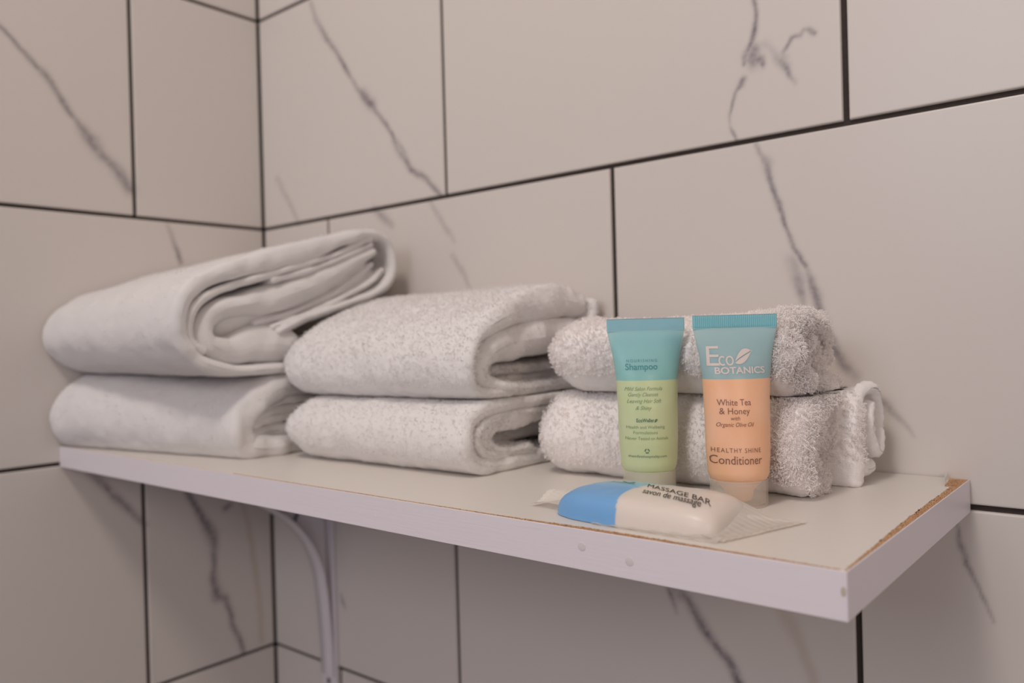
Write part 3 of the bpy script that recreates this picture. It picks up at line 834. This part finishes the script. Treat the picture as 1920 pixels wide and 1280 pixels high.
# ------------------------------------------------------------------ tubes
def mat_tube(name, low, high, band_z, glow=0.0, tint=None):
    """soft plastic: contents colour below, printed band above band_z (object space z)"""
    t = NT(name).set(Roughness=0.38, Specular_IOR_Level=0.4, Subsurface_Weight=0.55, Subsurface_Scale=0.010, Coat_Weight=0.08, Coat_Roughness=0.3)
    t.b.inputs['Subsurface Radius'].default_value = (1.0, 0.7, 0.5)
    g = t.n('ShaderNodeNewGeometry'); sp = t.n('ShaderNodeSeparateXYZ'); t.l(g.outputs['Position'], sp.inputs[0])
    f = t.ramp(sp.outputs[2], band_z - 0.0002, band_z + 0.0002)
    c1 = t.mix(t.ramp(t.noise(45, 2), 0.35, 0.65), low[0], low[1])
    c2 = t.mix(t.ramp(sp.outputs[2], band_z, band_z + 0.035), high[0], high[1])
    t.l(t.mix(f, c1, c2), t.b.inputs['Base Color'])
    return t.m

def mat_frost(name, col, alpha=0.55, rough=0.45):
    t = NT(name)
    t.set(Roughness=rough, Specular_IOR_Level=0.5, Alpha=alpha, Subsurface_Weight=0.0)
    t.b.inputs['Base Color'].default_value = col
    return t.m

TUBE_H = 0.1000
CAP_H = 0.0140
def tube_section(h):
    """half width, half depth, exponent at height h (metres above shelf)"""
    k = np.clip((h - 0.012) / (0.0925 - 0.012), 0, 1)
    w = np.interp(h, [0.0125, 0.0138, 0.017, 0.030, 0.050, 0.068, 0.080, 0.0890, 0.0935, 0.1000],
                     [0.0125, 0.0144, 0.0158, 0.0167, 0.0170, 0.0178, 0.0194, 0.0214, 0.0223, 0.0223])
    d = np.interp(h, [0.0125, 0.0138, 0.017, 0.030, 0.050, 0.068, 0.080, 0.0890, 0.0935, 0.1000],
                     [0.0120, 0.0140, 0.0152, 0.0152, 0.0135, 0.0098, 0.0062, 0.0028, 0.00075, 0.00070])
    return w, d

def tube_surface(a, h, loc, yaw, push=0.0):
    """a = angle around (0 = front), h = height above shelf"""
    w, d = tube_section(h)
    x = (w + push) * np.sin(a); y = -(d + push) * np.cos(a)
    c, s = math.cos(yaw), math.sin(yaw)
    return np.stack([loc[0] + x * c - y * s, loc[1] + x * s + y * c, ZT + h + 0 * x], -1)

def make_tube(name, label, loc, yaw, mat_body, mat_crimp, mat_cap, prints, ribs, nozzle_mat):
    root = empty(name, (loc[0], loc[1], ZT))
    tag(root, label, 'tube', 'small toiletry tubes standing on the shelf')
    nA = 128
    hs = np.concatenate([[0.0125, 0.0129, 0.0133, 0.0138, 0.0150], np.linspace(0.017, 0.0925, 60), [0.0932]])
    A = np.linspace(0, 2 * math.pi, nA, endpoint=False)
    G, H = np.meshgrid(A, hs, indexing='ij')
    V = tube_surface(G, H, loc, yaw)
    # soft dents pressed in the upper sides
    F = grid_faces(nA, len(hs), True)
    me = mesh_from('body', V.reshape(-1, 3), [F])
    me.flip_normals() if me.polygons[10].normal.dot(me.polygons[10].center - Vector((loc[0], loc[1], me.polygons[10].center.z))) < 0 else None
    body = link('tube_body', me, mat_body, root)
    # crimped seal
    nx, nz = 200, 14
    Vc = []
    for side in (-1, 1):
        for j in range(nz):
            h = 0.0928 + (TUBE_H - 0.0928) * j / (nz - 1)
            for i in range(nx):
                u = -1 + 2 * i / (nx - 1)
                w, _ = tube_section(np.array(0.096))
                edge = min(1, (1 - abs(u)) / 0.03) ** 0.5
                rib = ribs * (0.5 + 0.5 * math.sin(u * math.pi * 44)) if 0.12 < j / (nz - 1) < 0.97 else 0
                y = side * (0.00072 + rib) * edge
                x = u * w
                c, s = math.cos(yaw), math.sin(yaw)
                Vc.append((loc[0] + x * c - y * s, loc[1] + x * s + y * c, ZT + h))
    n1 = nx * nz
    F1 = grid_faces(nz, nx); F2 = grid_faces(nz, nx, off=n1)[:, ::-1]
    top = [[(nz - 1) * nx + i, (nz - 1) * nx + i + 1, n1 + (nz - 1) * nx + i + 1, n1 + (nz - 1) * nx + i] for i in range(nx - 1)]
    bot = [[i + 1, i, n1 + i, n1 + i + 1] for i in range(nx - 1)]
    link('crimped_seal', mesh_from('crimp', Vc, [np.vstack([F1, F2, top, bot])]), mat_crimp, root)
    # cap: frosted cup with inner rim
    def lathe(prof, n=72):
        P = np.array(prof)
        a = np.linspace(0, 2 * math.pi, n, endpoint=False)
        X = loc[0] + P[None, :, 0] * np.cos(a)[:, None]; Y = loc[1] + P[None, :, 0] * np.sin(a)[:, None]
        Z = ZT + np.repeat(P[None, :, 1], n, 0)
        return np.stack([X, Y, Z], -1).reshape(-1, 3), grid_faces(n, len(P), True)
    R = 0.0148
    V, F = lathe([(0.0001, 0.0006), (R - 0.0008, 0.0006), (R - 0.0003, 0.0002), (R, 0.0008), (R + 0.0001, CAP_H - 0.0006), (R - 0.0003, CAP_H), (R - 0.0009, CAP_H - 0.0004), (R - 0.0011, 0.0018), (0.0001, 0.0018)])
    link('screw_cap', mesh_from('cap', V, [F]), mat_cap, root)
    V, F = lathe([(0.0001, 0.0022), (0.0060, 0.0022), (0.0070, 0.0034), (0.0078, 0.0080), (0.0100, 0.0105), (0.0122, 0.0126), (0.0001, 0.0127)])
    link('nozzle', mesh_from('nozzle', V, [F]), nozzle_mat, root)
    for pname, items, pm in prints:
        def mp(v):
            w, d = tube_section(v[:, 1])
            a = np.arcsin(np.clip(v[:, 0] / (w + 0.0001), -0.97, 0.97))
            return tube_surface(a, v[:, 1], loc, yaw, 0.00012)
        link(pname, print_mesh(items, mp), pm, root, smooth=False)
    return root

LOC_C, LOC_S = (0.6345, -0.1362), (0.5800, -0.1350)
YAW = math.radians(39.7)
M_TEAL_C = mat_plain('teal_crimp', (0.22, 0.53, 0.60, 1)[:4], 0.4, 0.03, 30, Subsurface_Weight=0.3, Subsurface_Scale=0.004)
M_TEAL_S = mat_plain('teal_crimp_smooth', (0.26, 0.53, 0.62, 1), 0.4, 0.03, 30, Subsurface_Weight=0.3, Subsurface_Scale=0.004)
BAND_C, BAND_S = ZT + 0.0665, ZT + 0.0650
M_COND = mat_tube('peach_tube_plastic', ((0.86, 0.50, 0.30, 1), (0.88, 0.54, 0.36, 1)), ((0.33, 0.48, 0.50, 1), (0.36, 0.55, 0.57, 1)), BAND_C)
M_SHAM = mat_tube('green_tube_plastic', ((0.57, 0.66, 0.38, 1), (0.60, 0.67, 0.43, 1)), ((0.27, 0.55, 0.53, 1), (0.30, 0.55, 0.60, 1)), BAND_S)
M_CAP = mat_frost('frosted_cap', (0.84, 0.76, 0.66, 1), 0.30)
M_CAPG = mat_frost('frosted_cap_green', (0.80, 0.78, 0.66, 1), 0.34)
M_NOZ = mat_plain('peach_nozzle', (0.88, 0.48, 0.24), 0.5)
M_NOZG = mat_plain('pale_green_nozzle', (0.66, 0.70, 0.50), 0.5)
INK_B = mat_plain('brown_ink', (0.20, 0.10, 0.07), 0.5)
INK_T = mat_plain('teal_ink', (0.05, 0.26, 0.29), 0.5)
INK_G = mat_plain('green_ink', (0.20, 0.30, 0.17), 0.5)
INK_D = mat_plain('dark_green_ink', (0.07, 0.18, 0.12), 0.5)
INK_W = mat_plain('pale_ink', (0.68, 0.60, 0.56), 0.5)

def mm(x): return x * 0.001
# conditioner lettering (front face, slightly to the left)
CXo = mm(-2.6)
def leaf(cx, cy, s):
    n = 14
    t = np.linspace(0, 1, n)
    up = np.stack([t * 1.0, 0.55 * np.sin(t * math.pi) ** 0.8 * (1 - 0.25 * t) + 0.55 * t ** 1.3], 1)
    lo = np.stack([t * 1.0, -0.28 * np.sin(t * math.pi) ** 0.9 + 0.55 * t ** 1.3 + 0.12 * t], 1)
    mid = (up + lo) / 2
    g = 0.035
    V = np.vstack([up, mid + [0, g], mid - [0, g], lo])
    V = V * s * np.array([1.0, 1.0]) + np.array([cx, cy])
    F = []
    for i in range(n - 1):
        F.append([i, n + i, n + i + 1, i + 1]); F.append([2 * n + i, 3 * n + i, 3 * n + i + 1, 2 * n + i + 1])
    return V, F
cond_white = [line_item('E', mm(15.0), mm(-13.2), mm(73.6), mm(6.2)),
              line_item('co', mm(11.0), mm(-6.8), mm(73.6), mm(7.6)),
              leaf(mm(-2.6), mm(75.0), mm(9.8)),
              line_item('BOTANICS', mm(4.8), mm(0.2), mm(69.4), mm(26.0), bold=0.00012)]
cond_brown = [line_item('White Tea', mm(4.6), mm(-4.4), mm(53.2), mm(16.6)),
              line_item('& Honey', mm(4.6), mm(-4.4), mm(48.8), mm(14.8)),
              line_item('with', mm(2.9), mm(-4.4), mm(45.7), mm(4.4), shear=0.25),
              line_item('Organic Olive Oil', mm(3.1), mm(-4.2), mm(42.4), mm(18.2), shear=0.35),
              line_item('HEALTHY SHINE', mm(3.3), mm(-3.8), mm(29.2), mm(23.6), spacing=1.25),
              line_item('Conditioner', mm(6.2), mm(-3.8), mm(23.2), mm(24.8))]
make_tube('conditioner_tube', 'peach tube with grey teal top and ribbed seal, right of the two tubes', LOC_C, YAW, M_COND, M_TEAL_C, M_CAP,
          [('logo_lettering', cond_white, INK_W), ('brown_lettering', cond_brown, INK_B)], 0.00035, M_NOZ)

def recycle(cx, cy, r):
    V, F = [], []
    for k in range(3):
        a0 = math.radians(90 + 120 * k + 14); a1 = math.radians(90 + 120 * (k + 1) - 34)
        n = 6; o = len(V)
        for i in range(n):
            a = a0 + (a1 - a0) * i / (n - 1)
            V += [(cx + r * math.cos(a), cy + r * math.sin(a)), (cx + r * 0.62 * math.cos(a), cy + r * 0.62 * math.sin(a))]
        for i in range(n - 1): F.append([o + 2 * i, o + 2 * i + 1, o + 2 * i + 3, o + 2 * i + 2])
        a = a1; b = a1 + math.radians(26); o = len(V)
        V += [(cx + r * 1.2 * math.cos(a), cy + r * 1.2 * math.sin(a)), (cx + r * 0.42 * math.cos(a), cy + r * 0.42 * math.sin(a)), (cx + r * 0.82 * math.cos(b), cy + r * 0.82 * math.sin(b))]
        F.append([o, o + 1, o + 2])
    return np.array(V), F
sham_teal = [line_item('NOURISHING', mm(2.3), mm(-3.9), mm(75.3), mm(17.0), spacing=1.5),
             line_item('Shampoo', mm(5.0), mm(-4.3), mm(71.1), mm(17.8), bold=0.00005)]
sham_green = [line_item('Mild Salon Formula', mm(3.0), mm(-3.9), mm(59.5), mm(20.6), shear=0.4),
              line_item('Gently Cleanses', mm(3.0), mm(-4.2), mm(56.3), mm(16.4), shear=0.4),
              line_item('Leaving Hair Soft', mm(3.0), mm(-3.8), mm(52.7), mm(18.8), shear=0.4),
              line_item('& Shiny', mm(3.0), mm(-4.5), mm(48.9), mm(8.8), shear=0.4),
              line_item('Health and Wellbeing', mm(2.4), mm(-3.5), mm(38.5), mm(20.6)),
              line_item('Formulations', mm(2.4), mm(-3.9), mm(35.5), mm(13.0)),
              line_item('Never Tested on Animals', mm(2.4), mm(-2.9), mm(32.3), mm(23.0))]
sham_dark = [line_item('EcoWeller', mm(2.8), mm(-3.9), mm(42.1), mm(9.6), bold=0.00006), leaf(mm(0.8), mm(42.1), mm(2.2)),
             recycle(mm(-3.6), mm(26.2), mm(1.35)),
             line_item('theinfinithospitality.com', mm(2.0), mm(-2.9), mm(22.5), mm(20.6))]
make_tube('shampoo_tube', 'pale green tube with teal top and small lettering, left of the two tubes', LOC_S, YAW + math.radians(1), M_SHAM, M_TEAL_S, M_CAPG,
          [('teal_lettering', sham_teal, INK_T), ('pale_green_lettering', sham_green, INK_G), ('dark_green_lettering', sham_dark, INK_D)], 0.0, M_NOZG)

# ------------------------------------------------------------------ wrapped soap bar
soap = empty('wrapped_soap_bar', (0.615, -0.190, ZT))
tag(soap, 'soap bar in frosted wrapper with blue end, lying in front of the tubes', 'soap')
# outline of the bar on the shelf
SX0, SX1, SY0, SY1 = 0.5640, 0.6600, -0.2150, -0.1690
def bar_height(X, Y, grow=0.0):
    """top surface height above the shelf of the bar (rounded block with a tapering left nose)"""
    cx, cy = 0.6112, -0.1920
    c, s = math.cos(math.radians(2)), math.sin(math.radians(2))
    u = (X - cx) * c + (Y - cy) * s; v = -(X - cx) * s + (Y - cy) * c
    hw = 0.0450 + grow; hd = 0.0235 + grow
    taper = np.interp(u, [-0.050, -0.045, -0.030, -0.012, 0.02, 0.05], [0.62, 0.70, 0.90, 1.0, 1.0, 1.0])
    du = np.abs(u) / hw; dv = np.abs(v) / (hd * taper)
    m = (np.clip(du, 0, 3) ** 7 + np.clip(dv, 0, 3) ** 7) ** (1 / 7)
    h = np.clip(1 - m ** 9, 0, 1) ** 0.42
    top = 0.0116 * np.interp(u, [-0.047, -0.030, -0.012, 0.015, 0.045], [0.82, 0.98, 1.05, 1.0, 0.94]) + 0.0022 * (1 - np.clip(dv, 0, 1) ** 2) + 0.0008 * np.clip(v / hd, -1, 1)
    return h * (top + grow), m, u, v

def bar_shell(grow, z0, n=260, k=46, rmax=1.0):
    """closed domed shell of the bar as a polar grid; returns V (n,k,3), u, v, rho"""
    cx, cy = 0.6112, -0.1920
    c, s = math.cos(math.radians(2)), math.sin(math.radians(2))
    th = np.linspace(0, 2 * math.pi, n, endpoint=False)
    t = np.linspace(0, 1, k)
    rho = 1 - (1 - t) ** 2.6
    hw, hd = 0.0450 + grow, 0.0235 + grow
    # boundary radius per direction by bisection on the superellipse measure
    du, dv = np.cos(th) * hw, np.sin(th) * hd
    lo, hi = np.zeros(n), np.full(n, 2.0)
    for _ in range(40):
        m = (lo + hi) / 2
        X = cx + (du * m) * c - (dv * m) * s; Y = cy + (du * m) * s + (dv * m) * c
        val = bar_height(X, Y, grow)[1]
        hi = np.where(val > 1, m, hi); lo = np.where(val > 1, lo, m)
    R = lo[:, None] * rho[None, :]
    U, Vv = du[:, None] * R, dv[:, None] * R
    X = cx + U * c - Vv * s; Y = cy + U * s + Vv * c
    h, m, u, v = bar_height(X, Y, grow)
    h[:, -1] = 0
    return np.stack([X, Y, z0 + h], -1), u, v, m

def soap_core():
    V, u, v, m = bar_shell(-0.0008, ZT + 0.0012)
    n, k = V.shape[:2]
    return mesh_from('core', np.vstack([V.reshape(-1, 3), [[0.6112, -0.192, ZT + 0.0012]]]), [grid_faces(n, k, True), np.array([[i * k + k - 1, ((i + 1) % n) * k + k - 1, n * k] for i in range(n)])])
M_SOAP = mat_plain('cream_soap', (0.86, 0.78, 0.70), 0.5, 0.02, 30, Subsurface_Weight=0.5, Subsurface_Scale=0.008)
link('soap_core', soap_core(), M_SOAP, soap)

def mat_film():
    t = NT('frosted_wrapper_film').set(Roughness=0.36, Specular_IOR_Level=0.5, Subsurface_Weight=0.15, Subsurface_Scale=0.003)
    bl = t.attr('blue'); al = t.attr('alpha'); tl = t.attr('pale')
    blue = t.mix(tl, (0.17, 0.40, 0.72, 1), (0.33, 0.58, 0.66, 1))
    c = t.mix(bl, (0.80, 0.73, 0.67, 1), blue)
    t.l(c, t.b.inputs['Base Color']); t.l(al, t.b.inputs['Alpha'])
    t.bump(t.noise(90, 2), 0.15, 0.001)
    return t.m
M_FILM = mat_film()

FU = np.array([0.9990, 0.0450])
def film_surface(X, Y):
    h, m, u, v = bar_height(X, Y, 0.0004)
    return ZT + np.maximum(h + 0.0006, 0.0006), m, u, v, h

def film():
    V, u, v, m = bar_shell(0.0004, ZT + 0.0004)
    n, k = V.shape[:2]
    V[..., 2] += 0.00025 * vnoise(V, 0.007, 33) * np.clip((V[..., 2] - ZT) / 0.004, 0, 1)
    X = V[..., 0]
    edge = 0.6060 + 10.0 * (v + 0.008) ** 2 + np.where(v > 0.010, (v - 0.010) * 1.8, 0)
    blue = np.clip((edge - X) / 0.0003, 0, 1)
    pale = np.clip((v + 0.004) / 0.018, 0, 1)
    alpha = np.where(blue > 0.5, 0.97, 0.80)
    Vs = [V.reshape(-1, 3)]; Fs = [grid_faces(n, k, True)]
    B, P, A = [blue.ravel()], [pale.ravel()], [alpha.ravel()]
    off = n * k
    def sheet(fn, ns, nt, al):
        nonlocal off
        S, T = np.meshgrid(np.linspace(0, 1, ns), np.linspace(0, 1, nt), indexing='ij')
        x, y, z = fn(S, T)
        Q = np.stack([x, y, z], -1).reshape(-1, 3)
        for dz in (0, -0.00012):
            Vs.append(Q + [0, 0, dz]); Fs.append(grid_faces(ns, nt, off=off) if dz == 0 else grid_faces(ns, nt, off=off)[:, ::-1]); off += len(Q)
            B.append(np.zeros(len(Q))); P.append(np.zeros(len(Q))); A.append(al(S, T).ravel())
    # right end: loose film sloping from the bar down to a flat sealed fin
    def right(S, T):
        xa = 0.6480 + 0.0020 * T; ya = -0.2125 + 0.0440 * T
        xb = 0.6625 + 0.0170 * T + 0.0005 * np.sin(T * 75); yb = -0.2165 + 0.0560 * T
        x = xa + (xb - xa) * S; y = ya + (yb - ya) * S
        h0 = 0.0095 * np.sin(np.clip(T * 1.25 + 0.10, 0, 1) * math.pi / 2) * np.clip((1.02 - T) / 0.08, 0, 1)
        z = ZT + 0.0006 + h0 * np.clip(1 - S / 0.80, 0, 1) ** 1.25 + 0.0007 * (0.5 + 0.5 * vnoise(np.stack([x, y, x * 0], -1), 0.008, 35)) * S
        z += 0.0012 * np.maximum(0, np.sin(T * 9 + S * 4)) * S * (1 - S)
        return x, y, z
    sheet(right, 60, 80, lambda S, T: np.where(S > 0.93, 0.55, 0.30 + 0.25 * (1 - S)))
    # left end: short fin standing a little above the shelf
    def left(S, T):
        x = 0.5697 - (0.0255 - 0.004 * T) * S + 0.0004 * np.sin(T * 60) * S; y = -0.2040 + 0.0230 * T + 0.004 * S * (1 - T)
        z = ZT + 0.0036 + 0.0040 * T * S - 0.0022 * (1 - T) * S + 0.0012 * np.sin(T * 7 + S * 3)
        return x, y, np.maximum(z, ZT + 0.0004)
    sheet(left, 40, 50, lambda S, T: np.where(S > 0.88, 0.65, 0.42))
    # film lying flat in front of the bar
    def front(S, T):
        x = 0.5950 + 0.0660 * S; y = -0.2135 - (0.0040 + 0.0012 * S) * (1 - T)
        z = ZT + 0.0005 + 0.0010 * T + 0.0003 * np.sin(S * 40)
        return x, y, z
    sheet(front, 80, 8, lambda S, T: 0.30 + 0 * S)
    at = {'blue': np.concatenate(B), 'pale': np.concatenate(P), 'alpha': np.concatenate(A)}
    return mesh_from('film', np.vstack(Vs), Fs, at)
link('wrapper_film', film(), M_FILM, soap)

def squiggle():
    pts = catmull([(0.0, 0.0), (3.0, 4.2), (6.5, 4.0), (9.0, 0.6), (11.5, -0.6), (15.0, 3.2)], 0.4) * 0.001
    n = len(pts); T = np.gradient(pts, axis=0); T /= np.linalg.norm(T, axis=1)[:, None]
    N = np.stack([-T[:, 1], T[:, 0]], 1) * 0.0005
    return np.vstack([pts + N, pts - N]), [[i, i + 1, n + i + 1, n + i] for i in range(n - 1)]
INK_K = mat_plain('black_ink', (0.05, 0.035, 0.03), 0.5)
def soap_print(items, o, ux, uy):
    o = np.array(o); ux = np.array(ux); uy = np.array(uy)
    def mp(v):
        P = o + v[:, :1] * ux + v[:, 1:] * uy
        Z = film_surface(P[:, 0], P[:, 1])[0] + 0.00015
        return np.c_[P, Z]
    return print_mesh(items, mp)
def left_item(body, size, width, **k):
    V, F = text_verts(body, size, k.get('shear', 0), k.get('spacing', 1), k.get('bold', 0))
    V[:, 0] -= V[:, 0].min(); V[:, 0] *= width / V[:, 0].max()
    return V, F
link('black_lettering', soap_print([left_item('MASSAGE BAR', mm(11), mm(42.0))], (0.6105, -0.1895), (0.955, -0.295), (-0.42, 0.91)), INK_K, soap, smooth=False)
link('italic_lettering', soap_print([left_item('savon de massage', mm(12), mm(34.0), shear=0.3)], (0.6140, -0.2005), (0.988, -0.155), (-0.42, 0.91)), INK_K, soap, smooth=False)
V, F = line_item('MASSAGE', mm(3.6), mm(7.5), mm(-3.2), mm(16.0))
link('blue_end_marks', soap_print([squiggle(), (V, F)], (0.5860, -0.1830), (0.985, -0.17), (-0.42, 0.91)), INK_T, soap, smooth=False)
